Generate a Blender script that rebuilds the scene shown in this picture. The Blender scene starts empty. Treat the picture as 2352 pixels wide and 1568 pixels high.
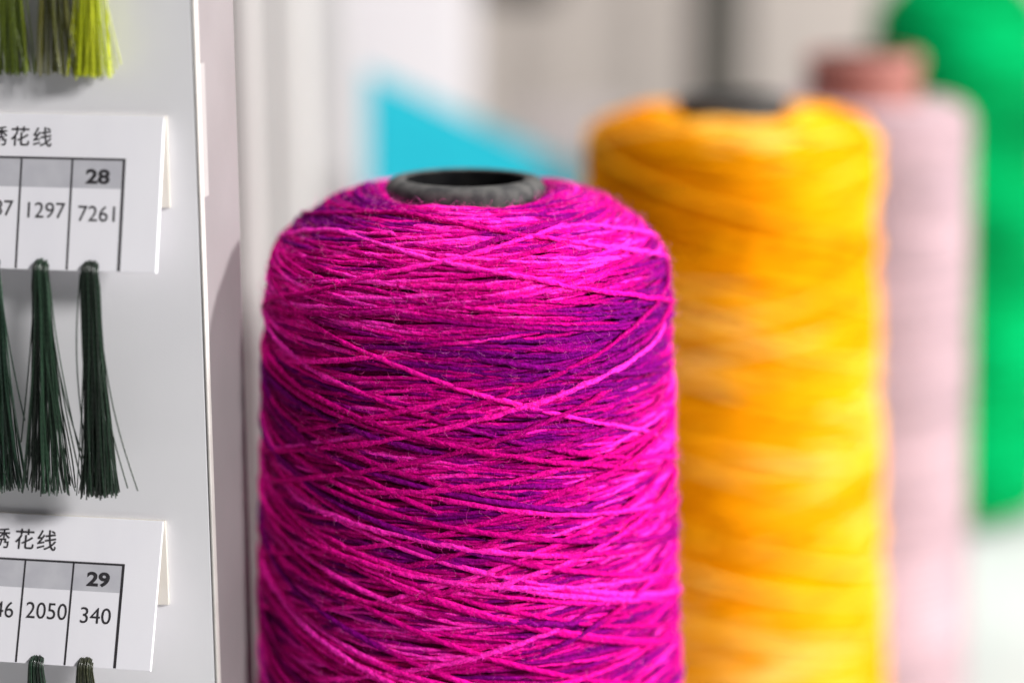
import bpy, bmesh, math, random
import numpy as np
from mathutils import Vector, Matrix

random.seed(7)
rng = np.random.default_rng(11)
scene = bpy.context.scene
C = scene.collection

# ------------------------------------------------------------------ camera
LENS, SENSOR = 70.0, 36.0
PITCH = math.radians(12.87)
TOP = 0.31                 # height of every cone's tube above the shelf
CAM = Vector((0.0, 0.0, TOP + 0.0735))
FPX = LENS / SENSOR * 2352.0   # focal length in units of the photo viewed 2352 wide
cam_data = bpy.data.cameras.new("camera")
cam = bpy.data.objects.new("camera", cam_data)
C.objects.link(cam)
cam.location = CAM
cam.rotation_euler = (math.pi / 2 - PITCH, 0, 0)
cam_data.lens = LENS
cam_data.sensor_width = SENSOR
cam_data.clip_start = 0.01
cam_data.clip_end = 60
cam_data.dof.use_dof = True
cam_data.dof.focus_distance = 0.470
cam_data.dof.aperture_fstop = 3.5
scene.camera = cam

# ------------------------------------------------------------------ world, lamps, exposure
world = bpy.data.worlds.new("World")
scene.world = world
world.use_nodes = True
bg = world.node_tree.nodes["Background"]
bg.inputs[0].default_value = (0.97, 0.97, 1.0, 1)
bg.inputs[1].default_value = 0.13

def area(name, loc, target, size, power, color=(1, 1, 1), spread=180):
    l = bpy.data.lights.new(name, 'AREA')
    l.shape = 'DISK'
    l.size = size
    l.energy = power
    l.color = color
    l.spread = math.radians(spread)
    o = bpy.data.objects.new(name, l)
    C.objects.link(o)
    o.location = loc
    d = Vector(target) - Vector(loc)
    o.rotation_euler = d.to_track_quat('-Z', 'Y').to_euler()
    return o

area("spot_front_right", (1.25, -0.48, 1.02), (0.0, 0.5, 0.25), 0.28, 40, (1.0, 0.985, 0.97))
area("spot_right", (1.55, 0.50, 0.72), (0.0, 0.55, 0.25), 0.10, 39, (1.0, 0.99, 0.97))
area("overhead_fill", (0.1, 0.9, 1.9), (0.1, 0.9, 0.0), 1.2, 17, (1.0, 0.98, 0.97))  # broad fill added overhead, no fixture in view
area("left_fill", (-0.35, 0.75, 1.7), (0.1, 0.75, 0.2), 0.5, 9, (1.0, 0.98, 0.97))  # added fill that lifts the yellow cone's left side
area("wall_fill", (0.2, 1.2, 1.7), (0.2, 3.0, 0.6), 0.6, 23, (1.0, 0.98, 0.96))  # added fill aimed at the back wall, no such lamp seen

scene.view_settings.view_transform = 'Standard'
scene.view_settings.look = 'None'
scene.view_settings.exposure = 0.0
scene.view_settings.gamma = 1.0
scene.render.engine = 'CYCLES'
scene.cycles.use_denoising = True
scene.cycles.denoising_prefilter = "ACCURATE"
scene.cycles.max_bounces = 8

# ------------------------------------------------------------------ helpers
RIGHT = Vector((1, 0, 0))
FWD = Vector((0, math.cos(PITCH), -math.sin(PITCH)))
UP = Vector((0, math.sin(PITCH), math.cos(PITCH)))

def ray(px, py):
    return RIGHT * ((px - 1176) / FPX) + UP * (-(py - 784) / FPX) + FWD

def at(px, py, depth):
    return CAM + ray(px, py) * depth

def on_plane(px, py, point, normal):
    d = ray(px, py)
    t = (point - CAM).dot(normal) / d.dot(normal)
    return CAM + d * t

def tag(o, label=None, cat=None, group=None, kind=None):
    if label: o["label"] = label
    if cat: o["category"] = cat
    if group: o["group"] = group
    if kind: o["kind"] = kind
    return o

def empty(name, loc=(0, 0, 0), parent=None):
    o = bpy.data.objects.new(name, None)
    o.empty_display_size = 0.01
    C.objects.link(o)
    o.location = loc
    return o

def link(name, me, mat=None, parent=None, kind=None, smooth=False):
    o = bpy.data.objects.new(name, me)
    C.objects.link(o)
    if mat is not None and len(me.materials) == 0:
        me.materials.append(mat)
    if smooth:
        me.polygons.foreach_set("use_smooth", [True] * len(me.polygons))
    if parent is not None:
        o.parent = parent
    if kind: o["kind"] = kind
    return o

def bm_mesh(name, bm):
    me = bpy.data.meshes.new(name)
    bm.to_mesh(me)
    bm.free()
    return me

def oriented_box(bm, origin, ax, ay, az, x0, x1, y0, y1, z0, z1):
    vs = []
    for x in (x0, x1):
        for y in (y0, y1):
            for z in (z0, z1):
                vs.append(bm.verts.new(origin + ax * x + ay * y + az * z))
    for f in ((0, 1, 3, 2), (4, 6, 7, 5), (0, 4, 5, 1), (2, 3, 7, 6), (0, 2, 6, 4), (1, 5, 7, 3)):
        bm.faces.new([vs[i] for i in f])

def box_mesh(name, origin, ax, ay, az, ext, bevel=0.0, seg=2):
    bm = bmesh.new()
    oriented_box(bm, origin, ax, ay, az, *ext)
    bmesh.ops.recalc_face_normals(bm, faces=bm.faces)
    if bevel:
        bmesh.ops.bevel(bm, geom=list(bm.edges), offset=bevel, segments=seg, affect='EDGES', profile=0.6)
    return bm_mesh(name, bm)

def lathe(name, prof, n=96, wob=None):
    """prof: list of (r, z). wob(theta, i) -> (dr, dz)"""
    vs, fs = [], []
    for j in range(n):
        a = 2 * math.pi * j / n
        for i, (r, z) in enumerate(prof):
            dr, dz = wob(a, i) if wob else (0, 0)
            vs.append(((r + dr) * math.cos(a), (r + dr) * math.sin(a), z + dz))
    m = len(prof)
    for j in range(n):
        k = (j + 1) % n
        for i in range(m - 1):
            fs.append((j * m + i, j * m + i + 1, k * m + i + 1, k * m + i))
    me = bpy.data.meshes.new(name)
    me.from_pydata(vs, [], fs)
    bm = bmesh.new(); bm.from_mesh(me)
    bmesh.ops.recalc_face_normals(bm, faces=bm.faces)
    bm.to_mesh(me); bm.free()
    return me

# ------------------------------------------------------------------ materials
def mat_new(name):
    m = bpy.data.materials.new(name)
    m.use_nodes = True
    nt = m.node_tree
    return m, nt, nt.nodes["Principled BSDF"]

def noise_node(nt, scale, detail=4, coord='Object', stretch=None):
    tc = nt.nodes.new("ShaderNodeTexCoord")
    n = nt.nodes.new("ShaderNodeTexNoise")
    n.inputs["Scale"].default_value = scale
    n.inputs["Detail"].default_value = detail
    if stretch:
        mp = nt.nodes.new("ShaderNodeMapping")
        mp.inputs["Scale"].default_value = stretch
        nt.links.new(tc.outputs[coord], mp.inputs[0])
        nt.links.new(mp.outputs[0], n.inputs["Vector"])
    else:
        nt.links.new(tc.outputs[coord], n.inputs["Vector"])
    return n

def surf(name, c1, c2=None, scale=60, rough=0.6, bump=0.0, bscale=900, bdist=0.0004, stretch=None, spec=0.5, lo=0.35, hi=0.65):
    m, nt, b = mat_new(name)
    b.inputs["Roughness"].default_value = rough
    b.inputs["Specular IOR Level"].default_value = spec
    if c2 is None:
        b.inputs["Base Color"].default_value = (*c1, 1)
    else:
        n = noise_node(nt, scale, 5, stretch=stretch)
        r = nt.nodes.new("ShaderNodeValToRGB")
        r.color_ramp.elements[0].position = lo
        r.color_ramp.elements[1].position = hi
        r.color_ramp.elements[0].color = (*c1, 1)
        r.color_ramp.elements[1].color = (*c2, 1)
        nt.links.new(n.outputs[0], r.inputs[0])
        nt.links.new(r.outputs[0], b.inputs["Base Color"])
    if bump:
        n2 = noise_node(nt, bscale, 3)
        bp = nt.nodes.new("ShaderNodeBump")
        bp.inputs["Strength"].default_value = bump
        bp.inputs["Distance"].default_value = bdist
        nt.links.new(n2.outputs[0], bp.inputs["Height"])
        nt.links.new(bp.outputs[0], b.inputs["Normal"])
    return m

def yarn_mat(name, pitch=0.0042, ply=0.5, rough=0.85, sheen=0.25, sheen_tint=(1, 0.6, 0.85), fib=0.35, spec=0.15, fscale=2600, mot=(0.82, 1.12)):
    """wool dyed along its length (vertex attribute dye); relief of two plies twisted together"""
    m, nt, b = mat_new(name)
    N = nt.nodes; L = nt.links
    a = N.new("ShaderNodeAttribute"); a.attribute_name = "dye"
    n = noise_node(nt, fscale, 3)
    mr = N.new("ShaderNodeMapRange")
    mr.inputs["From Min"].default_value = 0.3; mr.inputs["From Max"].default_value = 0.7
    mr.inputs["To Min"].default_value = mot[0]; mr.inputs["To Max"].default_value = mot[1]
    L.new(n.outputs[0], mr.inputs[0])
    vm = N.new("ShaderNodeVectorMath"); vm.operation = 'SCALE'
    L.new(a.outputs["Color"], vm.inputs[0]); L.new(mr.outputs[0], vm.inputs["Scale"])
    L.new(vm.outputs[0], b.inputs["Base Color"])
    p = N.new("ShaderNodeAttribute"); p.attribute_name = "ply"
    sx = N.new("ShaderNodeSeparateXYZ"); L.new(p.outputs["Vector"], sx.inputs[0])
    k = N.new("ShaderNodeMath"); k.operation = 'MULTIPLY'; k.inputs[1].default_value = 2 * math.pi / pitch
    L.new(sx.outputs[2], k.inputs[0])
    co = N.new("ShaderNodeMath"); co.operation = 'COSINE'; L.new(k.outputs[0], co.inputs[0])
    si = N.new("ShaderNodeMath"); si.operation = 'SINE'; L.new(k.outputs[0], si.inputs[0])
    m1 = N.new("ShaderNodeMath"); m1.operation = 'MULTIPLY'; L.new(sx.outputs[0], m1.inputs[0]); L.new(co.outputs[0], m1.inputs[1])
    m2 = N.new("ShaderNodeMath"); m2.operation = 'MULTIPLY'; L.new(sx.outputs[1], m2.inputs[0]); L.new(si.outputs[0], m2.inputs[1])
    ad = N.new("ShaderNodeMath"); ad.operation = 'ADD'; L.new(m1.outputs[0], ad.inputs[0]); L.new(m2.outputs[0], ad.inputs[1])
    b1 = N.new("ShaderNodeBump"); b1.inputs["Strength"].default_value = ply; b1.inputs["Distance"].default_value = 0.00030
    L.new(ad.outputs[0], b1.inputs["Height"])
    n2 = noise_node(nt, fscale * 1.3, 2)
    b2 = N.new("ShaderNodeBump"); b2.inputs["Strength"].default_value = fib; b2.inputs["Distance"].default_value = 0.0004
    L.new(n2.outputs[0], b2.inputs["Height"]); L.new(b1.outputs[0], b2.inputs["Normal"])
    L.new(b2.outputs[0], b.inputs["Normal"])
    b.inputs["Roughness"].default_value = rough
    b.inputs["Specular IOR Level"].default_value = spec
    b.inputs["Sheen Weight"].default_value = sheen
    b.inputs["Sheen Roughness"].default_value = 0.45
    b.inputs["Sheen Tint"].default_value = (*sheen_tint, 1)
    return m

# ------------------------------------------------------------------ tubes along paths
class Tubes:
    """collects swept strands into one mesh, with dye colour and ply attributes"""
    def __init__(s, sides):
        s.k = sides; s.V = []; s.F = []; s.D = []; s.P = []; s.n = 0
    def add(s, pts, nrm, rad, dye, u0=0.0, rough=0.0):
        pts = np.asarray(pts, float); n = len(pts); k = s.k
        T = np.gradient(pts, axis=0)
        seg = np.linalg.norm(np.diff(pts, axis=0), axis=1)
        u = np.concatenate([[0], np.cumsum(seg)]) + u0
        T /= np.linalg.norm(T, axis=1)[:, None] + 1e-12
        N = nrm - (nrm * T).sum(1)[:, None] * T
        N /= np.linalg.norm(N, axis=1)[:, None] + 1e-12
        B = np.cross(T, N)
        a = np.arange(k) * 2 * np.pi / k
        r = np.broadcast_to(np.asarray(rad, float), (n,))[:, None] * np.ones((1, k))
        if rough: r = r * (1 + rough * rng.standard_normal((n, k)))
        V = pts[:, None] + r[:, :, None] * (np.cos(a)[None, :, None] * N[:, None] + np.sin(a)[None, :, None] * B[:, None])
        s.V.append(V.reshape(-1, 3))
        i = np.arange(n - 1)[:, None] * k; j = np.arange(k)[None]; j2 = (j + 1) % k
        F = np.stack([i + j, i + j2, i + k + j2, i + k + j], -1).reshape(-1, 4) + s.n
        s.F.append(F)
        s.D.append(np.repeat(np.asarray(dye, float).reshape(-1, 3) if np.ndim(dye) > 1 else np.tile(dye, (n, 1)), k, axis=0))
        ply = np.empty((n, k, 3))
        ply[:, :, 0] = np.cos(2 * a); ply[:, :, 1] = np.sin(2 * a); ply[:, :, 2] = u[:, None]
        s.P.append(ply.reshape(-1, 3))
        s.n += n * k
    def build(s, name):
        V = np.concatenate(s.V).astype(np.float32); F = np.concatenate(s.F).astype(np.int32)
        me = bpy.data.meshes.new(name)
        me.vertices.add(len(V)); me.vertices.foreach_set("co", V.ravel())
        me.loops.add(F.size); me.loops.foreach_set("vertex_index", F.ravel())
        me.polygons.add(len(F)); me.polygons.foreach_set("loop_start", np.arange(0, F.size, 4, dtype=np.int32))
        me.polygons.foreach_set("use_smooth", np.ones(len(F), bool))
        me.update(calc_edges=True)
        d = np.ones((len(V), 4), np.float32); d[:, :3] = np.concatenate(s.D)
        at_ = me.attributes.new("dye", 'FLOAT_COLOR', 'POINT'); at_.data.foreach_set("color", d.ravel())
        p = me.attributes.new("ply", 'FLOAT_VECTOR', 'POINT'); p.data.foreach_set("vector", np.concatenate(s.P).astype(np.float32).ravel())
        return me

def smooth_noise(x, freq, seed):
    """1-D value noise, smooth, in about -1..1"""
    r = np.random.default_rng(seed)
    tab = r.uniform(-1, 1, 4096)
    f = x * freq; i = np.floor(f).astype(int); t = f - i; t = t * t * (3 - 2 * t)
    return tab[i % 4096] * (1 - t) + tab[(i + 1) % 4096] * t

def patch_noise(theta, t, seed, ft=3, fz=60):
    r = np.random.default_rng(seed); v = 0
    for _ in range(7):
        a = r.integers(-ft, ft + 1); b = r.uniform(-fz, fz)
        v = v + np.sin(a * theta + b * t * 2 * np.pi + r.uniform(0, 6.28))
    return v / 2.6

def ramp(v, stops):
    xs = [s_[0] for s_ in stops]
    return np.stack([np.interp(v, xs, [s_[1][c] for s_ in stops]) for c in range(3)], -1)

class Profile:
    """side line of the wound body as (r, z), measured by its own length t from the top"""
    def __init__(s, pts, rough=0.0):
        p = np.array(pts, float)
        q = [p[0]]
        for i in range(len(p) - 1):      # Catmull-Rom
            a, b, c, d = p[max(i - 1, 0)], p[i], p[i + 1], p[min(i + 2, len(p) - 1)]
            for k in range(1, 9):
                x = k / 8
                q.append(.5 * ((2 * b) + (c - a) * x + (2 * a - 5 * b + 4 * c - d) * x * x + (3 * b - a - 3 * c + d) * x ** 3))
        s.p = np.array(q)
        s.t = np.concatenate([[0], np.cumsum(np.linalg.norm(np.diff(s.p, axis=0), axis=1))])
        s.L = s.t[-1]
    def rz(s, t): return np.interp(t, s.t, s.p[:, 0]), np.interp(t, s.t, s.p[:, 1])
    sag = 0.0; sag_len = 0.010
    def dip(s, t, th):
        """the wound edge sits lower round the tube on the side facing the viewer"""
        return s.sag * (np.abs(np.cos(th + math.pi / 2)) + 0.18 * np.sin(5 * th + 1)) * np.exp(-(t / s.sag_len) ** 2)
    def normal(s, t):
        r0, z0 = s.rz(np.clip(t - .002, 0, s.L)); r1, z1 = s.rz(np.clip(t + .002, 0, s.L))
        nr, nz = -(z1 - z0), (r1 - r0)
        l = np.hypot(nr, nz) + 1e-12
        return nr / l, nz / l

def path_on(prof, t, theta, lift):
    r, z = prof.rz(t); nr, nz = prof.normal(t)
    rr = r + nr * lift
    z = z - prof.dip(t, theta)
    P = np.stack([rr * np.cos(theta), rr * np.sin(theta), z + nz * lift], -1)
    N = np.stack([nr * np.cos(theta), nr * np.sin(theta), nz], -1)
    return P, N

def wind(tubes, prof, passes, ang, rad, ds, dye_fn, lift, lift_amp, top=(0, 0.012), theta0=0.0, rough=0.0, seed=1, wob=0.12, t_end=None, s0=0.0, jit=0.0):
    """one continuous yarn wound up and down the body: passes traverses, angle drawn from ang (degrees)"""
    r = np.random.default_rng(seed)
    L = t_end or prof.L
    ts, al = [], []
    lo = r.uniform(*top)
    for i in range(passes):
        a = math.radians(r.uniform(*ang))
        nlo = r.uniform(*top); hi = L - r.uniform(0, 0.012)
        if i % 2 == 0: t0, t1 = lo, hi
        else: t0, t1 = hi, nlo; lo = nlo
        if i % 2 == 0: cur_hi = hi
        else: t0 = cur_hi
        n = max(8, int(abs(t1 - t0) / math.sin(a) / ds))
        x = np.linspace(0, 1, n, endpoint=False)
        # ease the reversals at both ends
        x2 = x + 0.018 * np.sin(2 * np.pi * x) * 0
        ts.append(t0 + (t1 - t0) * x2); al.append(np.full(n, math.cos(a)))
    t = np.concatenate(ts); ca = np.concatenate(al)
    w = np.ones(9) / 9
    t = np.convolve(np.pad(t, 4, mode='edge'), w, 'valid')
    s = np.arange(len(t)) * ds
    t = np.clip(t + wob * rad * 2 * (smooth_noise(s, 60, seed + 3) + 1.6 * smooth_noise(s, 17, seed + 4)), 0.0005, prof.L)
    rr, _ = prof.rz(t)
    th = theta0 + np.cumsum(ds * ca / rr)
    lf = lift + lift_amp * (0.6 * smooth_noise(s, 22, seed + 5) + 0.5 * smooth_noise(s, 70, seed + 6))
    P, N = path_on(prof, t, th, lf)
    D = dye_fn(s + s0, th, t)
    R = rad * (1 + 0.14 * smooth_noise(s, 130, seed + 7) + 0.10 * smooth_noise(s, 420, seed + 8))
    if jit:
        P = P + N * (jit * smooth_noise(s, 320, seed + 9))[:, None]
        P[:, 2] += jit * 1.2 * smooth_noise(s, 360, seed + 10)
        R = R * (1 + 0.12 * rng.standard_normal(len(s)))
    tubes.add(P, N, R, D, s0, rough)

# ------------------------------------------------------------------ surroundings: shelf, wall
M_shelf = surf("white_laminate", (0.44, 0.45, 0.44), (0.48, 0.49, 0.48), 8, 0.45, 0.05, 700)
M_wall = surf("beige_paint", (0.40, 0.355, 0.325), (0.44, 0.39, 0.355), 2.5, 0.85, 0.1, 300)
M_white = surf("white_paint", (0.40, 0.395, 0.40), (0.44, 0.43, 0.435), 5, 0.5, 0.06, 500)
M_pillar = surf("white_gloss_paint", (0.52, 0.49, 0.51), (0.56, 0.53, 0.55), 5, 0.5, 0.06, 500)
M_strip = surf("off_white_plastic", (0.37, 0.355, 0.345), (0.40, 0.385, 0.375), 9, 0.5, 0.05, 500)
M_greypanel = surf("grey_laminate", (0.53, 0.52, 0.515), (0.60, 0.585, 0.575), 6, 0.5, 0.05, 500)
M_board = surf("white_board", (0.78, 0.77, 0.80), (0.83, 0.82, 0.845), 18, 0.42, 0.07, 1400, 0.0002)
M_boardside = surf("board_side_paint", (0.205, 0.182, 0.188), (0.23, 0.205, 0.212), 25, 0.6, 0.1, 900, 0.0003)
M_edge = surf("board_cut_edge", (0.52, 0.49, 0.465), (0.57, 0.54, 0.515), 120, 0.6, 0.2, 1500, 0.0003)
M_tape = surf("paper_tape", (0.33, 0.305, 0.305), (0.36, 0.335, 0.335), 80, 0.6)
M_card = surf("card_paper", (0.86, 0.845, 0.90), (0.91, 0.895, 0.94), 55, 0.55, 0.08, 2600, 0.0002, stretch=(1, 1, 0.25))
M_cardback = surf("card_paper_cream", (0.74, 0.69, 0.62), (0.80, 0.755, 0.69), 80, 0.65, 0.08, 2600, 0.0002)
M_ink = surf("black_ink", (0.018, 0.016, 0.02), (0.04, 0.036, 0.042), 2500, 0.6)
M_greyink = surf("grey_ink", (0.50, 0.495, 0.54), (0.56, 0.555, 0.595), 200, 0.6)
M_turq = surf("turquoise_card", (0.002, 0.225, 0.29), (0.004, 0.25, 0.315), 12, 0.8, 0.06, 500, spec=0.2)
M_dark = surf("dark_metal", (0.038, 0.034, 0.028), (0.062, 0.056, 0.046), 30, 0.5, 0.1, 500)

ground = box_mesh("shelf_top", Vector((0, 0, 0)), RIGHT, Vector((0, 1, 0)), Vector((0, 0, 1)), (-1.6, 1.9, 0.1, 1.75, -0.03, 0.0), 0.002)
o = tag(link("shelf", ground, M_shelf), "white laminate shelf top that the yarn cones stand on", "shelf", kind="structure")
wl = box_mesh("wall", Vector((0, 2.3, 0)), RIGHT, Vector((0, 1, 0)), Vector((0, 0, 1)), (-3, 3, 0.0, 0.08, -0.9, 2.0))
tag(link("wall", wl, M_wall), "beige painted wall far behind the cones", "wall", kind="structure")

def upright(name, px0, px1, depth, thick, mat, label, cat, yaw=0.0, z0=0.0, z1=0.75, bevel=0.003):
    a = at(px0, 300, depth); b = at(px1, 300, depth)
    ax = Vector((b.x - a.x, b.y - a.y, 0)); w = ax.length
    ax = Matrix.Rotation(math.radians(yaw), 3, 'Z') @ ax.normalized()
    ay = Vector((-ax.y, ax.x, 0))
    root = empty(name, (a.x, a.y, z0))
    me = box_mesh(name + "_panel", Vector((0, 0, 0)), ax, ay, Vector((0, 0, 1)), (0, w, 0, thick, 0, z1 - z0), bevel)
    link("panel", me, mat, root)
    fo = box_mesh(name + "_foot", Vector((0, 0, 0)), ax, ay, Vector((0, 0, 1)), (-0.004, w + 0.004, -0.004, thick + 0.004, 0.0005, 0.012), 0.001)
    link("foot", fo, mat, root)
    tag(root, label, cat)
    return root

upright("upright_strip", 530, 603, 0.615, 0.006, M_strip, "narrow white upright strip between the card board and the magenta cone", "upright", yaw=14)
upright("partition_panel", 560, 706, 0.92, 0.018, M_greypanel, "grey upright partition panel just right of the narrow white strip", "partition", yaw=-6)
upright("partition_panel", 600, 800, 0.99, 0.018, M_white, "pale grey upright partition panel between the darker grey one and the bright white one", "partition", yaw=4)
upright("pillar", 780, 1085, 1.55, 0.10, M_pillar, "bright white square pillar behind the turquoise corner", "pillar", bevel=0.006)

# turquoise triangular sheet
def turquoise():
    d = 1.15
    p0 = at(840, 160, d); p1 = at(840, 900, d); p2 = at(1500, 470, d * 1.22); p3 = at(1500, 900, d * 1.22)
    root = empty("turquoise_board", (p1.x, p1.y, 0))
    bm = bmesh.new()
    n = (p2 - p0).cross(p1 - p0).normalized()
    if n.y > 0: n = -n
    th = 0.006
    pts = [Vector(p0), Vector(p2), Vector((p3.x, p3.y, 0)), Vector((p1.x, p1.y, 0))]
    a = [bm.verts.new(p - root.location) for p in pts]
    b = [bm.verts.new(p - root.location + Vector((0, th, 0))) for p in pts]
    bm.faces.new(a); bm.faces.new(b[::-1])
    for i in range(4):
        bm.faces.new([a[i], b[i], b[(i + 1) % 4], a[(i + 1) % 4]])
    bmesh.ops.recalc_face_normals(bm, faces=bm.faces)
    bmesh.ops.bevel(bm, geom=list(bm.edges), offset=0.0012, segments=2, affect='EDGES')
    link("sheet", bm_mesh("turquoise_sheet", bm), M_turq, root)
    tag(root, "turquoise board with a slanting top edge behind the magenta cone", "board")
turquoise()

def slatted_rack():
    a = at(1190, 250, 1.72); b = at(1440, 250, 1.72)
    root = empty("slatted_rack", (a.x, a.y, 0))
    w = b.x - a.x; h = a.z
    ax, ay, az = RIGHT, Vector((0, 1, 0)), BZ0
    link("rail", box_mesh("rail", Vector(), ax, ay, az, (-0.004, w + 0.004, 0.0005, 0.012, h - 0.012, h), 0.001), M_mauve, root)
    link("bottom_rail", box_mesh("bottom_rail", Vector(), ax, ay, az, (-0.004, w + 0.004, 0.0005, 0.012, 0.0005, 0.012), 0.001), M_mauve, root)
    me = box_mesh("slat", Vector(), ax, ay, az, (0, 0.0062, 0.001, 0.009, 0.012, h - 0.012), 0.0008)
    for k in range(10):
        o = link("slat", me, M_mauve, root)
        o.location = (w * k / 10.0, 0, 0)
    tag(root, "mauve grey slatted rack in the blur between the turquoise board and the yellow cone", "rack")
BZ0 = Vector((0, 0, 1))
M_mauve = surf("mauve_grey_paint", (0.27, 0.235, 0.235), (0.31, 0.27, 0.27), 20, 0.7)
slatted_rack()

# dark post behind the yellow cone and the dark rounded thing at the very top
def dark_post():
    p = at(1652, 60, 2.05)
    root = empty("dark_post", (p.x, p.y, 0))
    me = lathe("post_tube", [(0.0, 0), (0.055, 0), (0.055, 0.006), (0.032, 0.012), (0.0295, 0.02), (0.0295, 0.9), (0.0, 0.9)], 32)
    link("pole", me, M_dark, root, smooth=False)
    tag(root, "dark olive grey upright pole behind the yellow cone", "pole")
    q = at(1195, -46, 1.9)
    bpy_root = empty("hanging_fixture", q)  # unidentified dark rounded shape
    me2 = lathe("fixture_body", [(0.0, -0.022), (0.028, -0.021), (0.038, -0.016), (0.042, -0.004), (0.042, 0.03), (0.03, 0.045), (0.0, 0.048)], 40)
    link("fixture_shell", me2, M_dark, bpy_root, smooth=True)
    me3 = lathe("fixture_stem", [(0.0, 0.046), (0.008, 0.046), (0.008, 0.6), (0.0, 0.6)], 20)
    link("stem", me3, M_dark, bpy_root)
    tag(bpy_root, "dark rounded fixture cut off by the upper edge, above the turquoise board", "fixture")
dark_post()

# ------------------------------------------------------------------ yarn cones
def cone_root(name, px, py, depth, label, group="yarn cones standing on the shelf"):
    p = at(px, py, depth)
    # stand the axis where its top centre shows, tube top at TOP
    d = ray(px, py); t = (TOP - CAM.z) / d.z
    p = CAM + d * depth
    root = empty(name, (p.x, p.y, 0))
    tag(root, label, "yarn cone", group)
    return root

def core(root, mat, r_out=0.0203, r_in=0.0150, top=TOP, lip=0.0052, taper=0.055):
    rb = r_out - 0.0016
    prof = [(rb + taper * (top - 0.002), 0.002), (rb + 0.001, top - 0.02), (rb, top - lip * 1.25),
            (r_out - 0.0004, top - lip), (r_out, top - lip * 0.72), (r_out, top - lip * 0.42), (r_out - 0.0007, top - lip * 0.17),
            (r_out - 0.0018, top - 0.0002), (r_out - 0.003, top), (r_in + 0.0007, top - 0.0001), (r_in + 0.0001, top - 0.0005), (r_in, top - 0.0012),
            (r_in + 0.0002, top - 0.012), (r_in + 0.003, top - 0.08), (rb + taper * (top - 0.002) - 0.003, 0.002)]
    w = np.random.default_rng(5).uniform(-1, 1, (96, 15)) * 0.00006
    me = lathe("core_tube", prof, 96, lambda a, i: (w[int(a / 6.2832 * 96) % 96, i] if 3 <= i <= 10 else 0, 0))
    o = link("core", me, mat, root, smooth=True)
    n = 24
    bore = lathe("core_bore", [(r_in + 0.00005, top - 0.00022), (r_in - 0.00035, top - 0.001), (r_in - 0.0003, top - 0.012), (r_in + 0.0016, top - 0.06), (0.0, top - 0.075)], 64)  # added near-black surface standing in for the shade inside the tube
    link("bore_shade", bore, M_bore, o, smooth=True)
    return o

def body_base(root, prof, mat, inset, dye):
    t = np.linspace(0, prof.L, 70)
    r, z = prof.rz(t); nr, nz = prof.normal(t)
    pts = [(float(a - inset * b), float(c - inset * d)) for a, b, c, d in zip(r, nr, z, nz)]
    me = lathe("winding_base", pts, 72, lambda a, i: (0, -float(prof.dip(t[i], a))))
    at_ = me.attributes.new("dye", 'FLOAT_COLOR', 'POINT')
    d = np.ones((len(me.vertices), 4), np.float32); d[:, :3] = dye
    at_.data.foreach_set("color", d.ravel())
    return link("inner_winding", me, mat, root, smooth=True)

TAP = 0.062
def std_profile(r_body, z_bottom=0.004, drop=0.0, sc=1.0, r0=0.0192):
    z = lambda d: TOP - drop - d * sc
    s = r_body / 0.0508
    return Profile([(r0, z(0.0052)), (0.0218 * s, z(0.0014)), (0.0250 * s, z(0.0018)), (0.0285 * s, z(0.0040)), (0.0325 * s, z(0.0070)), (0.0370 * s, z(0.0108)), (0.0418 * s, z(0.0152)), (0.0456 * s, z(0.0195)),
                    (0.0482 * s, z(0.0245)), (0.0497 * s, z(0.0310)), (0.0505 * s, z(0.039)), (r_body + TAP * 0.02, z(0.06)), (r_body + TAP * 0.06, z(0.10)),
                    (r_body + TAP * 0.12, z(0.16)), (r_body + TAP * 0.2, z(0.24)), (r_body + TAP * 0.245, 0.016), (r_body + TAP * 0.22, z_bottom)])

M_core_dark = surf("dark_cone_pulp", (0.030, 0.030, 0.031), (0.072, 0.071, 0.068), 260, 0.8, 0.4, 1700, 0.0004, spec=0.25, lo=0.38, hi=0.62)
M_bore = surf("bore_shade_black", (0.004, 0.004, 0.0045), (0.007, 0.007, 0.007), 300, 0.9, spec=0.02)  # shade of the hollow tube put into the colour
M_core_rose = surf("rose_tube", (0.25, 0.085, 0.065), (0.32, 0.115, 0.095), 60, 0.55, 0.1, 600)

# --- magenta variegated cone (front, in focus)
HOT, MID, PUR = (0.93, 0.008, 0.36), (0.46, 0.0008, 0.165), (0.20, 0.0008, 0.165)
PALE = (0.98, 0.030, 0.51)
def magenta_dye(s, th, t):
    v = 0.72 * smooth_noise(s, 42, 101) + 0.30 * smooth_noise(s, 17, 102) + 0.34 * patch_noise(th, t, 33, 4, 30)
    return ramp(v, [(-0.85, (0.13, 0.0006, 0.13)), (-0.48, PUR), (-0.26, (0.30, 0.0007, 0.175)), (-0.06, (0.40, 0.0007, 0.155)), (0.18, (0.54, 0.001, 0.20)), (0.34, (0.72, 0.003, 0.27)), (0.46, HOT), (0.72, PALE)])
def hot_dye(s, th, t):
    v = 0.38 + 0.75 * smooth_noise(s, 16, 301)
    return ramp(v, [(-0.35, PUR), (-0.1, MID), (0.3, (0.66, 0.002, 0.235)), (0.5, HOT), (1.0, PALE)])
M_magenta = yarn_mat("magenta_wool", pitch=0.0030, ply=0.35, sheen=0.0, spec=0.03, fib=0.8, rough=0.95, fscale=1900, mot=(0.62, 1.32))
mag = cone_root("yarn_cone", 1069, 396, 0.5075, "cone of variegated magenta, hot pink and purple yarn, sharp in front")
core(mag, M_core_dark, top=TOP + 0.0012)
mz = lambda d: TOP + 0.0012 - d
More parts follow.
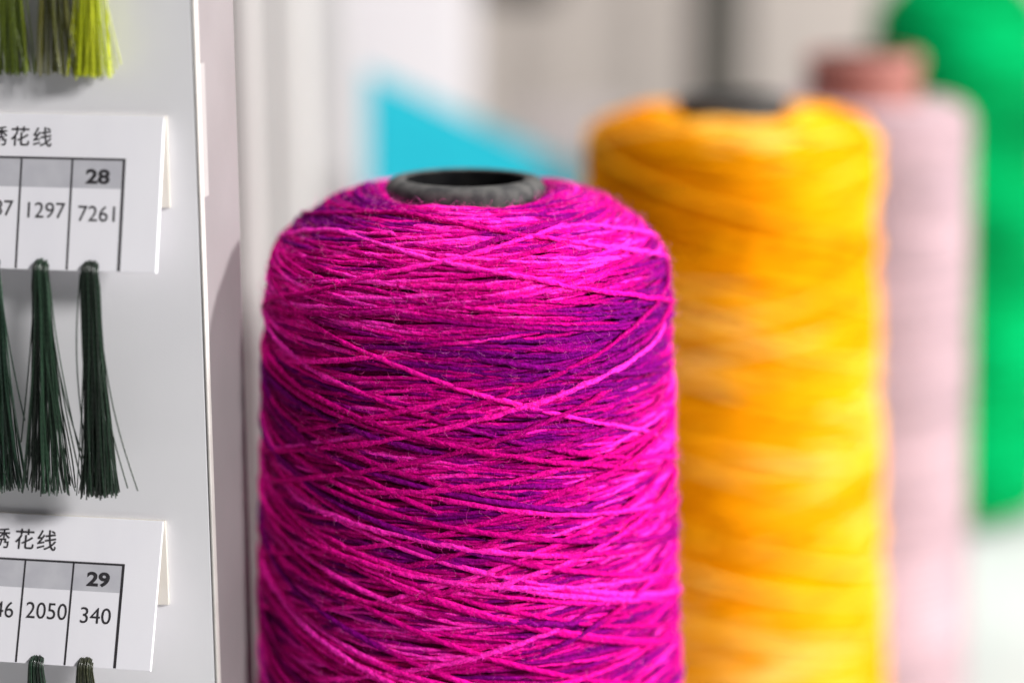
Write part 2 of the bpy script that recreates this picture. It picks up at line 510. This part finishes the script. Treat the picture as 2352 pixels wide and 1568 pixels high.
mp_ = Profile([(0.0192, mz(0.0070)), (0.0215, mz(0.0028)), (0.0245, mz(0.0022)), (0.0280, mz(0.0032)), (0.0325, mz(0.0049)), (0.0367, mz(0.0070)), (0.0416, mz(0.0102)), (0.0441, mz(0.0122)),
               (0.0483, mz(0.0172)), (0.0507, mz(0.0232)), (0.0517, mz(0.0306)), (0.0520, mz(0.045)), (0.0532, mz(0.075)), (0.0555, mz(0.128)), (0.0588, mz(0.19)), (0.0622, mz(0.25)), (0.0660, 0.018), (0.0645, 0.004)])
mp_.sag = 0.0052; mp_.sag_len = 0.010
body_base(mag, mp_, M_magenta, 0.0013, (0.34, 0.0009, 0.15))
YR = 0.00066
tb = Tubes(6)
VIS = 0.232     # the length of side the photograph shows; below it the winding is coarser
K = dict(rough=0.10, t_end=VIS, jit=0.00016)
wind(tb, mp_, 36, (2.4, 4.8), YR * 0.74, 0.0024, magenta_dye, -0.0002, 0.0004, top=(0.0005, 0.009), seed=21, wob=0.6, **K)
wind(tb, mp_, 30, (3.6, 7.5), YR * 0.74, 0.0022, magenta_dye, 0.0003, 0.0005, top=(0.001, 0.02), theta0=1.0, seed=22, wob=0.5, s0=40, **K)
wind(tb, mp_, 9, (13.0, 20.0), YR * 0.88, 0.0017, lambda a, b, c: hot_dye(a, b, c), 0.0009, 0.0003, top=(0.010, 0.028), theta0=2.0, seed=23, wob=0.3, s0=90, **K)
wind(tb, mp_, 12, (2.6, 5.0), YR * 1.3, 0.005, magenta_dye, 0.0, 0.0006, top=(0.215, 0.225), seed=24, wob=0.4, s0=130)
link("wound_yarn", tb.build("wound_yarn_magenta"), M_magenta, mag, kind="stuff")
mag_tubes = tb
print("magenta tris", sum(len(f) for f in tb.F) * 2, flush=True)

# loose strands on top: each one a part
r_ = np.random.default_rng(77)
def strand(root, prof, mat, t0, t1, th0, ang, lift, rad, dye, name="surface_strand", seed=0):
    ds = 0.0016
    a = math.radians(ang)
    n = int(abs(t1 - t0) / math.sin(a) / ds)
    t = np.linspace(t0, t1, n); s = np.arange(n) * ds
    t = np.clip(t + 0.0006 * smooth_noise(s, 25, seed), 0.001, prof.L)
    rr, _ = prof.rz(t); th = th0 + np.cumsum(ds * math.cos(a) / rr)
    ends = np.clip(np.minimum(s, s[-1] - s) / 0.012, 0, 1)
    lf = -0.0008 + (lift + 0.0008) * ends + 0.0002 * smooth_noise(s, 60, seed + 1)
    P, N = path_on(prof, t, th, lf)
    T_ = Tubes(8)
    R = rad * (1 + 0.12 * smooth_noise(s, 200, seed + 2) + 0.1 * smooth_noise(s, 600, seed + 3))
    T_.add(P, N, R, dye(s + seed * 0.37, th, t), 0, 0.08)
    return link(name, T_.build(name), mat, root)

def mix_dye(s, th, t):
    v = 0.75 * smooth_noise(s, 20, 302)
    return ramp(v, [(-0.5, PUR), (-0.15, PUR), (0.05, MID), (0.35, (0.6, 0.002, 0.21)), (0.6, HOT)])

# front of the cone faces -Y: theta = -pi/2
F = -math.pi / 2
# (depth below the top along the side, start angle from front, slant sign)
def th_at(px): # angle round the cone at which a pixel column shows
    x = (px - 1072) / 470.0
    return F + math.asin(max(-0.98, min(0.98, x)))
def t_at(prof, py):
    # side length at which the front shows at pixel row py
    for k in range(60):
        t = prof.L * k / 59
        r, z = prof.rz(t)
        p = mag.location + Vector((0, -float(r), float(z)))
        d = p - CAM
        y = 784 - FPX * d.dot(UP) / d.dot(FWD)
        if y >= py: return t
    return prof.L

front_strands = Tubes(8)
SEGS = [ # (px0, py0, px1, py1, dye, lift) seen in the photograph
    (625, 800, 1480, 1075, hot_dye, 0.0022), (610, 1045, 1500, 780, hot_dye, 0.0019), (640, 1105, 1360, 880, hot_dye, 0.0018),
    (610, 1190, 1480, 1345, hot_dye, 0.0020), (700, 1135, 1545, 1275, hot_dye, 0.0019), (1100, 1310, 1555, 1090, hot_dye, 0.0022),
    (1160, 1335, 1560, 1395, hot_dye, 0.0022), (620, 1340, 1000, 1560, hot_dye, 0.0024), (960, 1260, 1280, 1150, hot_dye, 0.0018),
    (1270, 1130, 1545, 960, hot_dye, 0.0022), (870, 1120, 1540, 960, mix_dye, 0.0016), (640, 930, 1150, 1110, mix_dye, 0.0017),
    (1010, 1130, 1500, 1190, hot_dye, 0.0016), (690, 815, 900, 780, hot_dye, 0.0015), (1130, 800, 1520, 840, mix_dye, 0.0014),
    (1240, 1470, 1560, 1250, mix_dye, 0.0019), (640, 1280, 1300, 1400, mix_dye, 0.0018), (760, 1560, 1280, 1440, hot_dye, 0.0017),
    (1300, 860, 1535, 690, hot_dye, 0.0017), (620, 880, 1000, 1010, mix_dye, 0.0017), (1000, 1555, 1560, 1480, mix_dye, 0.0016),
    (700, 1000, 1000, 930, hot_dye, 0.0016), (1180, 990, 1500, 900, mix_dye, 0.0016), (900, 1390, 1180, 1290, mix_dye, 0.0015),
    (650, 720, 950, 690, hot_dye, 0.0012), (1100, 560, 1330, 520, hot_dye, 0.0014), (1120, 590, 1380, 545, hot_dye, 0.0013), (930, 640, 1180, 625, hot_dye, 0.0012),
]
for i, (x0, y0, x1, y1, dy, lf) in enumerate(SEGS):
    th0, th1 = th_at(x0), th_at(x1)
    # the side length at each end: rows bow down towards the front centre
    bow = lambda px: 0.144 * 470 * (1 - math.sqrt(max(0, 1 - ((px - 1072) / 470.0) ** 2)))
    ta, tb_ = t_at(mp_, y0 + bow(x0)), t_at(mp_, y1 + bow(x1))
    ds = 0.0016
    rr, _ = mp_.rz(np.array([ta, tb_]))
    leng = math.hypot(float(rr.mean()) * (th1 - th0), tb_ - ta) + 0.02
    n = max(12, int(leng / ds)); u = np.linspace(-0.01 / leng, 1 + 0.01 / leng, n)
    s = np.linspace(0, leng, n)
    t = ta + (tb_ - ta) * u + 0.0005 * smooth_noise(s, 26, 500 + i)
    th = th0 + (th1 - th0) * u
    ends = np.clip(np.minimum(s, s[-1] - s) / 0.012, 0, 1)
    lf = lf * 0.72
    lift = -0.0006 + (lf + 0.0006) * ends + 0.00022 * smooth_noise(s, 70, 520 + i)
    P, N = path_on(mp_, np.clip(t, 0.001, mp_.L), th, lift)
    T_ = Tubes(8)
    R = YR * 0.95 * (1 + 0.16 * smooth_noise(s, 200, 540 + i) + 0.2 * smooth_noise(s, 600, 560 + i))
    P = P + N * (0.00014 * smooth_noise(s, 330, 580 + i))[:, None]; P[:, 2] += 0.0002 * smooth_noise(s, 360, 590 + i)
    T_.V, T_.F, T_.D, T_.P, T_.n = [], [], [], [], 0
    T_.add(P, N, R, dy(s + i * 0.61, th, t), 0, 0.10)
    front_strands.V += T_.V; front_strands.D += T_.D
    link("surface_strand", T_.build("surface_strand"), M_magenta, mag)
# strands on the sides and the back that the front view does not show
for i in range(26):
    a0 = r_.uniform(0.55, 1.55) * math.pi + math.pi / 2 + math.pi * 0.0
    t0 = r_.uniform(0.03, 0.12); 
    strand(mag, mp_, M_magenta, t0, t0 + r_.uniform(0.04, 0.12) * r_.choice([1, 0.6]), F + r_.uniform(1.2, 4.2), r_.uniform(10, 20), r_.uniform(0.0009, 0.0013), YR, hot_dye if i % 2 else mix_dye, seed=600 + i * 5)

# flyaway fibres
def fuzz(root, prof, n, mat, dye, lo, hi):
    T_ = Tubes(3)
    g = np.random.default_rng(909)
    for i in range(n):
        t0 = g.uniform(lo, hi); th0 = g.uniform(-math.pi, 0) if i % 5 else g.uniform(0, math.pi)
        m = 6; step = g.uniform(0.0002, 0.0005)
        dirx = g.uniform(-1, 1); dirz = g.uniform(-1, 1) * 0.7; curl = g.uniform(-0.9, 0.9)
        ang = math.atan2(dirz, dirx); tt, hh, lf = [t0], [th0], [g.uniform(0.0004, 0.0014)]
        r0 = float(prof.rz(t0)[0]); dl = g.uniform(0.0001, 0.0005)
        for k in range(m):
            ang += curl * g.uniform(0.3, 1.2)
            tt.append(tt[-1] + step * math.sin(ang)); hh.append(hh[-1] + step * math.cos(ang) / r0)
            lf.append(lf[-1] + dl * (1 if k < 4 else -0.6))
        P, N = path_on(prof, np.clip(np.array(tt), 0.0005, prof.L), np.array(hh), np.array(lf))
        T_.add(P, N, np.array([1, 1, 1, 0.9, 0.8, 0.7, 0.5]) * 0.000020, dye[i % len(dye)])
    return link("flyaway_fibres", T_.build("flyaway_fibres"), mat, root, kind="stuff")
def wool_pile(root, tubes, n, mat, tmax):
    """short fibres standing off the strands, each in its strand's own dye"""
    g = np.random.default_rng(919)
    V = np.concatenate(tubes.V); D = np.concatenate(tubes.D)
    cand = np.nonzero(V[:, 2] > tmax)[0]
    rad = np.hypot(V[cand, 0], V[cand, 1])
    idx = g.choice(cand, n)
    P0 = V[idx]
    out = P0 / (np.hypot(P0[:, 0], P0[:, 1])[:, None] + 1e-9); out[:, 2] = 0.25
    tan = np.stack([-out[:, 1], out[:, 0], np.zeros(n)], -1)
    a = g.normal(0, 1, (n, 1)); b = g.normal(0, 0.7, (n, 1))
    d0 = out * g.uniform(0.25, 1.0, (n, 1)) + tan * a + np.array([0, 0, 1.0]) * b
    d0 /= np.linalg.norm(d0, axis=1)[:, None]
    d1 = d0 + g.normal(0, 0.9, (n, 3)); d1 /= np.linalg.norm(d1, axis=1)[:, None]
    ln = g.uniform(0.0004, 0.0014, (n, 1))
    Q = np.stack([P0, P0 + d0 * ln * 0.5, P0 + (d0 * 0.5 + d1 * 0.5) * ln], 1)
    side = np.cross(d0, g.normal(0, 1, (n, 3))); side /= np.linalg.norm(side, axis=1)[:, None] + 1e-9
    w = np.array([0.000045, 0.000045, 0.00002])[None, :, None]
    W = np.stack([Q - side[:, None] * w, Q + side[:, None] * w], 2).reshape(-1, 3)
    base = np.arange(n)[:, None] * 6
    F_ = np.concatenate([base + np.array([[0, 1, 3, 2]]), base + np.array([[2, 3, 5, 4]])]).astype(np.int64)
    T_ = Tubes(2); T_.V = [W]; T_.F = [F_]
    dd = np.clip(D[idx] * g.uniform(0.7, 1.5, (n, 1)) + 0.004, 0, 1)
    T_.D = [np.repeat(dd, 6, axis=0)]; T_.P = [np.zeros((n * 6, 3))]
    return link("wool_pile", T_.build("wool_pile"), mat, root, kind="stuff")
M_fuzz = yarn_mat("wool_fibre", ply=0.0, fib=0.0, sheen=0.0, rough=0.8, spec=0.1)
wool_pile(mag, mag_tubes, 250000, M_fuzz, 0.10)
wool_pile(mag, front_strands, 22000, M_fuzz, 0.0)
fuzz(mag, mp_, 5200, M_fuzz, [(0.9, 0.10, 0.42), (0.7, 0.05, 0.35), (0.9, 0.22, 0.55)], 0.004, 0.2)

for ch in list(mag.children):
    if ch.name.split(".")[0] != "core":
        ch.location = (0.0007, 0, 0)

# --- yellow cone
def yellow_dye(s, th, t):
    v = 0.75 * smooth_noise(s, 16, 201) + 0.35 * smooth_noise(s, 7, 202) + 0.50 * patch_noise(th, t, 44, 3, 16)
    return ramp(v, [(-0.9, (0.72, 0.235, 0.0)), (-0.45, (0.83, 0.315, 0.001)), (0.0, (0.88, 0.375, 0.0015)), (0.3, (0.88, 0.395, 0.006)), (0.6, (0.90, 0.47, 0.07)), (0.9, (0.90, 0.50, 0.11))])
M_yellow = yarn_mat("yellow_wool", ply=0.5, sheen=0.0, spec=0.03)
yel = cone_root("yarn_cone", 1682, 210, 0.722, "cone of golden yellow and orange yarn right behind the magenta one")
core(yel, M_core_dark)
yz = lambda d: TOP - d
yp = Profile([(0.0192, yz(0.0080)), (0.0220, yz(0.0070)), (0.0262, yz(0.0040)), (0.0300, yz(0.0046)), (0.0360, yz(0.0064)), (0.0430, yz(0.0084)), (0.0488, yz(0.0115)), (0.0514, yz(0.0160)),
              (0.0521, yz(0.024)), (0.0524, yz(0.045)), (0.0540, yz(0.08)), (0.0575, yz(0.14)), (0.0610, yz(0.20)), (0.0650, yz(0.27)), (0.0660, 0.016), (0.0645, 0.004)])
yp.sag = 0.0062; yp.sag_len = 0.018
body_base(yel, yp, M_yellow, 0.001, (0.8, 0.33, 0.0))
tb = Tubes(5)
wind(tb, yp, 10, (2.5, 4.5), 0.00085, 0.005, yellow_dye, 0.0, 0.0005, top=(0.0005, 0.008), seed=31, wob=0.5)
wind(tb, yp, 16, (9, 18), 0.00105, 0.005, yellow_dye, 0.0008, 0.0006, top=(0.001, 0.015), theta0=1, seed=32, wob=0.3, s0=50)
wind(tb, yp, 7, (11, 19), 0.0010, 0.005, lambda a, b, c: ramp(smooth_noise(a, 14, 77), [(-0.5, (0.80, 0.29, 0.001)), (0.3, (0.90, 0.42, 0.01)), (0.8, (0.91, 0.51, 0.07))]), 0.0013, 0.0003, top=(0.02, 0.05), theta0=3, seed=33, wob=0.2)
link("wound_yarn", tb.build("wound_yarn_yellow"), M_yellow, yel, kind="stuff")
print("yellow tris", sum(len(f) for f in tb.F) * 2)

# --- pale pink cone
def blush_dye(s, th, t):
    v = 0.6 * smooth_noise(s, 5, 203) + 0.3 * patch_noise(th, t, 55, 2, 20)
    return ramp(v, [(-0.9, (0.285, 0.204, 0.228)), (0.0, (0.36, 0.25, 0.272)), (0.9, (0.41, 0.29, 0.313))])
M_blush = yarn_mat("blush_thread", ply=0.2, sheen=0.1, sheen_tint=(1, 0.9, 0.95), rough=0.6, spec=0.3)
blu = cone_root("yarn_cone", 1983, 128, 0.90, "smooth pale blush pink cone with a bare rose tube, between the yellow and green cones")
core(blu, M_core_rose, r_out=0.0262, r_in=0.0205, lip=0.006)
z_ = lambda d: TOP - d
bp_ = Profile([(0.0262, z_(0.0225)), (0.034, z_(0.0215)), (0.042, z_(0.022)), (0.0470, z_(0.0245)), (0.0492, z_(0.030)), (0.0496, z_(0.04)), (0.0512, z_(0.08)),
               (0.0535, z_(0.14)), (0.057, z_(0.23)), (0.0590, 0.012), (0.0575, 0.004)])
body_base(blu, bp_, M_blush, 0.0006, (0.62, 0.42, 0.47))
tb = Tubes(4)
wind(tb, bp_, 4, (0.55, 0.75), 0.0006, 0.007, blush_dye, 0.0, 0.0001, top=(0.0005, 0.003), seed=41, wob=0.3)
link("wound_thread", tb.build("wound_thread_blush"), M_blush, blu, kind="stuff")
print("blush tris", sum(len(f) for f in tb.F) * 2)

# --- green cone
def green_dye(s, th, t):
    v = 0.7 * smooth_noise(s, 8, 204) + 0.75 * patch_noise(th, t, 66, 2, 16)
    return ramp(v, [(-0.8, (0.0, 0.14, 0.035)), (0.0, (0.0, 0.27, 0.072)), (0.8, (0.0, 0.43, 0.125))])
M_green = yarn_mat("green_wool", ply=0.5, sheen=0.0, spec=0.03, sheen_tint=(0.5, 1, 0.7))
gre = cone_root("yarn_cone", 2206, 8, 1.20, "tall emerald green cone standing farthest back at the right edge")
core(gre, M_core_dark, top=TOP + 0.026)
gp = std_profile(0.0515, z_bottom=0.005, drop=-0.026)
body_base(gre, gp, M_green, 0.001, (0.0, 0.22, 0.05))
tb = Tubes(5)
wind(tb, gp, 8, (2.5, 4.5), 0.0009, 0.006, green_dye, 0.0, 0.0005, top=(0.0005, 0.008), seed=51, wob=0.4)
wind(tb, gp, 8, (7, 13), 0.0009, 0.006, green_dye, 0.0008, 0.0005, top=(0.001, 0.015), theta0=1, seed=52, wob=0.3, s0=50)
link("wound_yarn", tb.build("wound_yarn_green"), M_green, gre, kind="stuff")
print("green tris", sum(len(f) for f in tb.F) * 2)

# ------------------------------------------------------------------ thread sample board at the left
YAW = math.atan(0.163)
BR = Vector((math.cos(YAW), -math.sin(YAW), 0))          # along the board, to the right
BN = Vector((-math.sin(YAW), -math.cos(YAW), 0))         # out of the board, towards the viewer
BZ = Vector((0, 0, 1))
B0 = at(470, 784, 0.462)                                 # on the front face at its right edge
B0 = Vector((B0.x, B0.y, 0))

def onboard(px, py, e=0.0):
    """board coordinates (along, height) of the pixel ray where it meets the plane e in front of the face"""
    p = on_plane(px, py, B0 + BN * e, BN)
    return (p - B0).dot(BR), p.z
def bpt(a, z, e=0.0):
    return B0 + BR * a + BZ * z + BN * e

board = empty("sample_board", B0)
O0 = Vector((0, 0, 0))
BH = CAM.z + 0.12
link("front_sheet", box_mesh("front_sheet", O0, BR, BZ, BN, (-0.34, -0.0004, 0.001, BH, -0.0026, 0.0), 0.0003), M_board, board)
link("edge_strip", box_mesh("edge_strip", O0, BR, BZ, BN, (-0.0003, 0.0005, 0.001, BH, -0.0022, 0.0002), 0.0005, 3), M_edge, board)
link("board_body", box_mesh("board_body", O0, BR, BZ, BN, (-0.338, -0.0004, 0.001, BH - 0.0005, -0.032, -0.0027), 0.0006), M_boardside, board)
a_, z_hi = onboard(470, 150); a_, z_lo = onboard(480, 460)
link("tape", box_mesh("tape", O0, BR, BZ, BN, (-0.0004, 0.0002, z_lo, z_hi, -0.0066, -0.0028), 0.0003), M_tape, board)
tag(board, "white standing display board carrying numbered thread sample cards, at the left", "display board")

# text helper: a flat mesh in its own XY plane, one unit = letter height
def text_mesh(body, bold=0.0, squeeze=1.0):
    cu = bpy.data.curves.new("print", 'FONT')
    cu.body = body; cu.size = 1.0; cu.align_x = 'CENTER'; cu.align_y = 'CENTER'
    cu.offset = bold; cu.resolution_u = 4
    cu.extrude = 0.0
    ob = bpy.data.objects.new("print", cu); C.objects.link(ob)
    bpy.context.view_layer.update()
    dg = bpy.context.evaluated_depsgraph_get()
    me = bpy.data.meshes.new_from_object(ob.evaluated_get(dg))
    bpy.data.objects.remove(ob); bpy.data.curves.remove(cu)
    me.materials.clear()
    v = np.empty(len(me.vertices) * 3, np.float32); me.vertices.foreach_get("co", v); v = v.reshape(-1, 3)
    lo, hi = v.min(0), v.max(0)
    v -= (lo + hi) / 2; v /= (hi[1] - lo[1]); v[:, 0] *= squeeze
    me.vertices.foreach_set("co", v.ravel()); me.update()
    return me

def sample_card(label, top_px, bot_px, e_top, e_bot, back_h, texts, rows, cols, gray, left=-0.16):
    """tent-folded card: back flap glued to the board, front flap hanging out from the fold"""
    a1, zt = onboard(*top_px, e_top)
    a2, zb = onboard(*bot_px, e_bot)
    root = empty("sample_card", bpt(a1, zt, e_top))
    O = root.location
    fu = BR
    down = (BZ * (zb - zt) + BN * (e_bot - e_top)); Lf = down.length; fv = -down.normalized()   # up along the flap
    fn = fu.cross(fv)
    if fn.dot(BN) < 0: fn = -fn
    link("front_flap", box_mesh("front_flap", O0, fu, fv, fn, (left, 0, -Lf, 0.0, -0.0009, 0), 0.00018), M_card, root)
    link("back_flap", box_mesh("back_flap", O0, BR, BZ, BN, (left, 0.0004, -back_h, -0.0001, -e_top + 0.00006, -e_top + 0.0009), 0.00015), M_cardback, root)
    def onflap(px, py):
        p = on_plane(px, py, O, fn) - O
        return p.dot(fu), p.dot(fv)
    pr = 0.00004
    # printed grey header band
    bm = bmesh.new()
    (p0, p1, q0, q1) = gray
    A = [onflap(*p0), onflap(*p1), onflap(*q1), onflap(*q0)]
    top = (A[0][1] + A[1][1]) / 2; bot = (A[2][1] + A[3][1]) / 2
    oriented_box(bm, O0, fu, fv, fn, left, A[1][0], bot, top, 0.00001, pr)
    bmesh.ops.recalc_face_normals(bm, faces=bm.faces)
    link("printed_band", bm_mesh("printed_band", bm), M_greyink, root)
    # ruled lines
    lw = 0.00050
    _, ty = onflap(*rows[0]); _, ty2 = onflap(*rows[1]); ty = (ty + ty2) / 2
    xr = None
    for k, (p, wd) in enumerate(cols):
        x, _y = onflap(*p)
        me = box_mesh("ruled_line", O0, fu, fv, fn, (x - lw * wd / 2, x + lw * wd / 2, -Lf + 0.0002, ty - lw / 2 if k < len(cols) - 1 else ty + lw / 2, 0.00001, pr + 0.00003))
        link("ruled_line", me, M_ink, root)
        xr = x - lw * wd / 2
    link("ruled_line", box_mesh("ruled_line", O0, fu, fv, fn, (left, xr - 0.00001, ty - lw / 2, ty + lw / 2, 0.00001, pr + 0.00004)), M_ink, root)
    for body, px, py, h, bold, sq in texts:
        x, y = onflap(px, py)
        depth = (O + fu * x + fv * y - CAM).dot(FWD)
        sc = h / FPX * depth / max(0.75, abs(fv.dot(UP)))
        me = text_mesh(body, bold, sq)
        M = Matrix.Identity(4)
        for c, vec in enumerate((fu * sc, fv * sc, fn * sc)):
            for r in range(3): M[r][c] = vec[r]
        M.translation = fu * x + fv * y + fn * (pr + 0.00004)
        me.transform(M)
        me.polygons.foreach_set("use_smooth", [False] * len(me.polygons))
        link("printed_text", me, M_ink, root)
    tag(root, label, "sample card", "sample cards on the display board")
    return dict(root=root, O=O, fu=fu, fv=fv, fn=fn, Lf=Lf, onflap=onflap)

card1 = sample_card("white folded sample card with the number 28, the upper of the two cards", (377, 267), (359, 628), 0.0012, 0.0108, 0.021,
    [("绣", -4, 312, 45, 0.008, 1), ("花", 47, 313, 45, 0.008, 1), ("线", 98, 315, 45, 0.008, 1), ("28", 225, 406, 35, 0.036, 1.27),
     ("7261", 222, 491, 36, 0.0, 0.98), ("1297", 107, 483, 36, 0.0, 0.98), ("1287", -12, 477, 36, 0.0, 0.98)],
    [(0, 357), (283, 371)], [((-70, 420), 0.9), ((47, 420), 0.9), ((164, 420), 0.9), ((283, 420), 1.3)],
    [(0, 360), (281, 372), (0, 424), (281, 438)])
card2 = sample_card("white folded sample card with the number 29, the lower of the two cards", (375, 1196), (345, 1541), 0.0012, 0.0142, 0.0212,
    [("绣", 1, 1234, 46, 0.008, 1), ("花", 57, 1237, 46, 0.008, 1), ("线", 108, 1240, 46, 0.008, 1), ("29", 226, 1330, 34, 0.036, 1.27),
     ("340", 220, 1413, 36, 0.0, 1.0), ("2050", 107, 1402, 37, 0.0, 0.95), ("1846", -10, 1397, 36, 0.0, 0.95)],
    [(0, 1280), (283, 1298)], [((-70, 1400), 0.9), ((48, 1400), 0.9), ((160, 1400), 0.9), ((275, 1400), 1.3)],
    [(0, 1283), (280, 1299), (0, 1344), (280, 1362)])

# ------------------------------------------------------------------ thread tassels
def thread_mat(name, spec=0.7):
    m = yarn_mat(name, pitch=0.0016, ply=0.15, rough=0.30, sheen=0.1, sheen_tint=(0.8, 1, 0.8), fib=0.0, spec=spec)
    return m
M_thread = thread_mat("glossy_thread")

def tassel(label, card, px, py, length, w_top, w_bot, lean, dyes, n, seed, stray=(), density=1.0, e=0.0, plumb=None):
    """hank of threads pulled through the card, hanging straight down and fanning out"""
    g = np.random.default_rng(seed)
    if card:
        x, y = card["onflap"](px, py)
        P0 = card["O"] + card["fu"] * x + card["fv"] * y
    else:
        a, z = onboard(px, py, e); P0 = bpt(a, z, e)
    root = empty("thread_tassel", P0)
    X, Y, Z = BR, BN, BZ
    T_ = Tubes(5)
    nz = 16
    for i in range(n):
        q = math.sqrt(g.uniform(0, 1)); f = g.uniform(0, 2 * math.pi)
        ox, oy = q * math.cos(f), q * math.sin(f)
        ln = length * (1 + g.normal(0, 0.008))
        sx = lean + ox * 0.85 + g.normal(0, 0.34)
        wav = g.normal(0, 0.0007); ph = g.uniform(0, 6.28)
        pts = []
        # the loop over the top: a quarter turn from inside the hole
        for k in range(5):
            b = math.pi / 2 * k / 4
            rr = 0.0022 + 0.0010 * oy
            pts.append(X * (ox * w_top * 0.42 * (0.85 + 0.15 * math.sin(b))) + Y * (rr * math.sin(b) - 0.0012) + Z * (rr * math.cos(b) - 0.0022))
        for k in range(1, nz + 1):
            u = k / nz
            sp = u ** 1.7
            px_ = ox * w_top * 0.5 * (1 - sp) + (sx * w_bot * 0.5) * sp + wav * math.sin(5 * u + ph) * u
            py_ = 0.0010 + 0.0010 * oy + sp * (oy * w_bot * 0.28 - 0.001) 
            pts.append(X * px_ + Y * py_ + Z * (-0.0022 - ln * u))
        pts = np.array([tuple(p) for p in pts])
        d = np.array(dyes[g.integers(len(dyes))]) * g.uniform(0.75, 1.3)
        T_.add(pts, np.tile(np.array(BN), (len(pts), 1)), 0.00016 * g.uniform(0.7, 1.25), d)
    me = T_.build("tassel_threads")
    link("thread_bundle", me, M_thread, root, kind="stuff")
    for (dx0, u0, dx1, u1, curve) in stray:
        S = Tubes(5)
        us = np.linspace(u0, u1, 14); k = (us - u0) / (u1 - u0)
        xs = dx0 + (dx1 - dx0) * k + curve * np.sin(np.pi * k)
        pts = np.array([tuple(X * float(a) + Y * 0.0012 + Z * (-0.001 - length * float(u))) for a, u in zip(xs, us)])
        S.add(pts, np.tile(np.array(BN), (14, 1)), 0.00017, np.array(dyes[0]))
        link("stray_thread", S.build("stray_thread"), M_thread, root)
    tag(root, label, "thread tassel", "thread tassels hanging from the sample cards")
    return root

mm = 0.462 / FPX
DG = [(0.009, 0.027, 0.014), (0.006, 0.017, 0.009), (0.018, 0.052, 0.027), (0.004, 0.008, 0.005)]
DG2 = [(0.008, 0.030, 0.017), (0.010, 0.04, 0.02), (0.004, 0.01, 0.007)]
DK = [(0.03, 0.034, 0.014), (0.022, 0.03, 0.012), (0.04, 0.042, 0.02)]
tassel("dark green thread tassel with one long stray thread, right one under card 28", card1, 209, 606, 518 * mm, 46 * mm, 84 * mm, -0.16, DG, 125, 1,
       stray=[(0.0022, 0.3, 0.0092, 0.99, -0.0012), (-0.0022, 0.02, -0.0034, 0.72, -0.0012), (0.002, 0.55, 0.0068, 0.98, -0.0003)])
tassel("fanned dark green thread tassel hanging in the middle under card 28", card1, 95, 602, 512 * mm, 46 * mm, 114 * mm, -0.18, DG, 95, 2,
       stray=[(0.002, 0.2, 0.0075, 0.98, -0.0006), (-0.0018, 0.15, -0.0068, 0.80, 0.0002), (0.0022, 0.3, 0.0088, 0.9, -0.0008), (-0.002, 0.1, -0.0058, 0.98, 0.0004)])
tassel("bottle green thread tassel cut off by the left edge, under card 28", card1, -16, 600, 510 * mm, 46 * mm, 104 * mm, -0.15, DG2, 105, 3, stray=[(0.002, 0.1, 0.006, 0.7, -0.0004)])
tassel("olive thread tassel under the number 340 of card 29, at the lower edge", card2, 197, 1516, 500 * mm, 46 * mm, 90 * mm, 0.1, DK, 130, 4)
tassel("dark green thread tassel under the number 2050 of card 29, at the lower edge", card2, 85, 1512, 500 * mm, 46 * mm, 90 * mm, 0.1, DG, 130, 5)
tassel("bright lime green thread tassel above card 28", None, 194, -330, 452 * mm, 46 * mm, 70 * mm, -0.3, [(0.46, 0.52, 0.004), (0.38, 0.44, 0.004), (0.58, 0.63, 0.02)], 105, 6, e=0.004,
       stray=[(0.001, 0.2, 0.0068, 0.97, -0.0006), (0.0012, 0.3, 0.0058, 0.99, -0.0004)])
tassel("thin brownish olive thread tassel above card 28, left of the lime one", None, 112, -330, 450 * mm, 44 * mm, 112 * mm, 0.0, [(0.11, 0.11, 0.015), (0.085, 0.09, 0.012), (0.15, 0.14, 0.03)], 40, 7, e=0.004)
tassel("dark moss green thread tassel above card 28 at the left edge", None, 14, -330, 450 * mm, 46 * mm, 84 * mm, -0.2, [(0.10, 0.14, 0.005), (0.06, 0.09, 0.004), (0.15, 0.19, 0.008)], 110, 8, e=0.004)
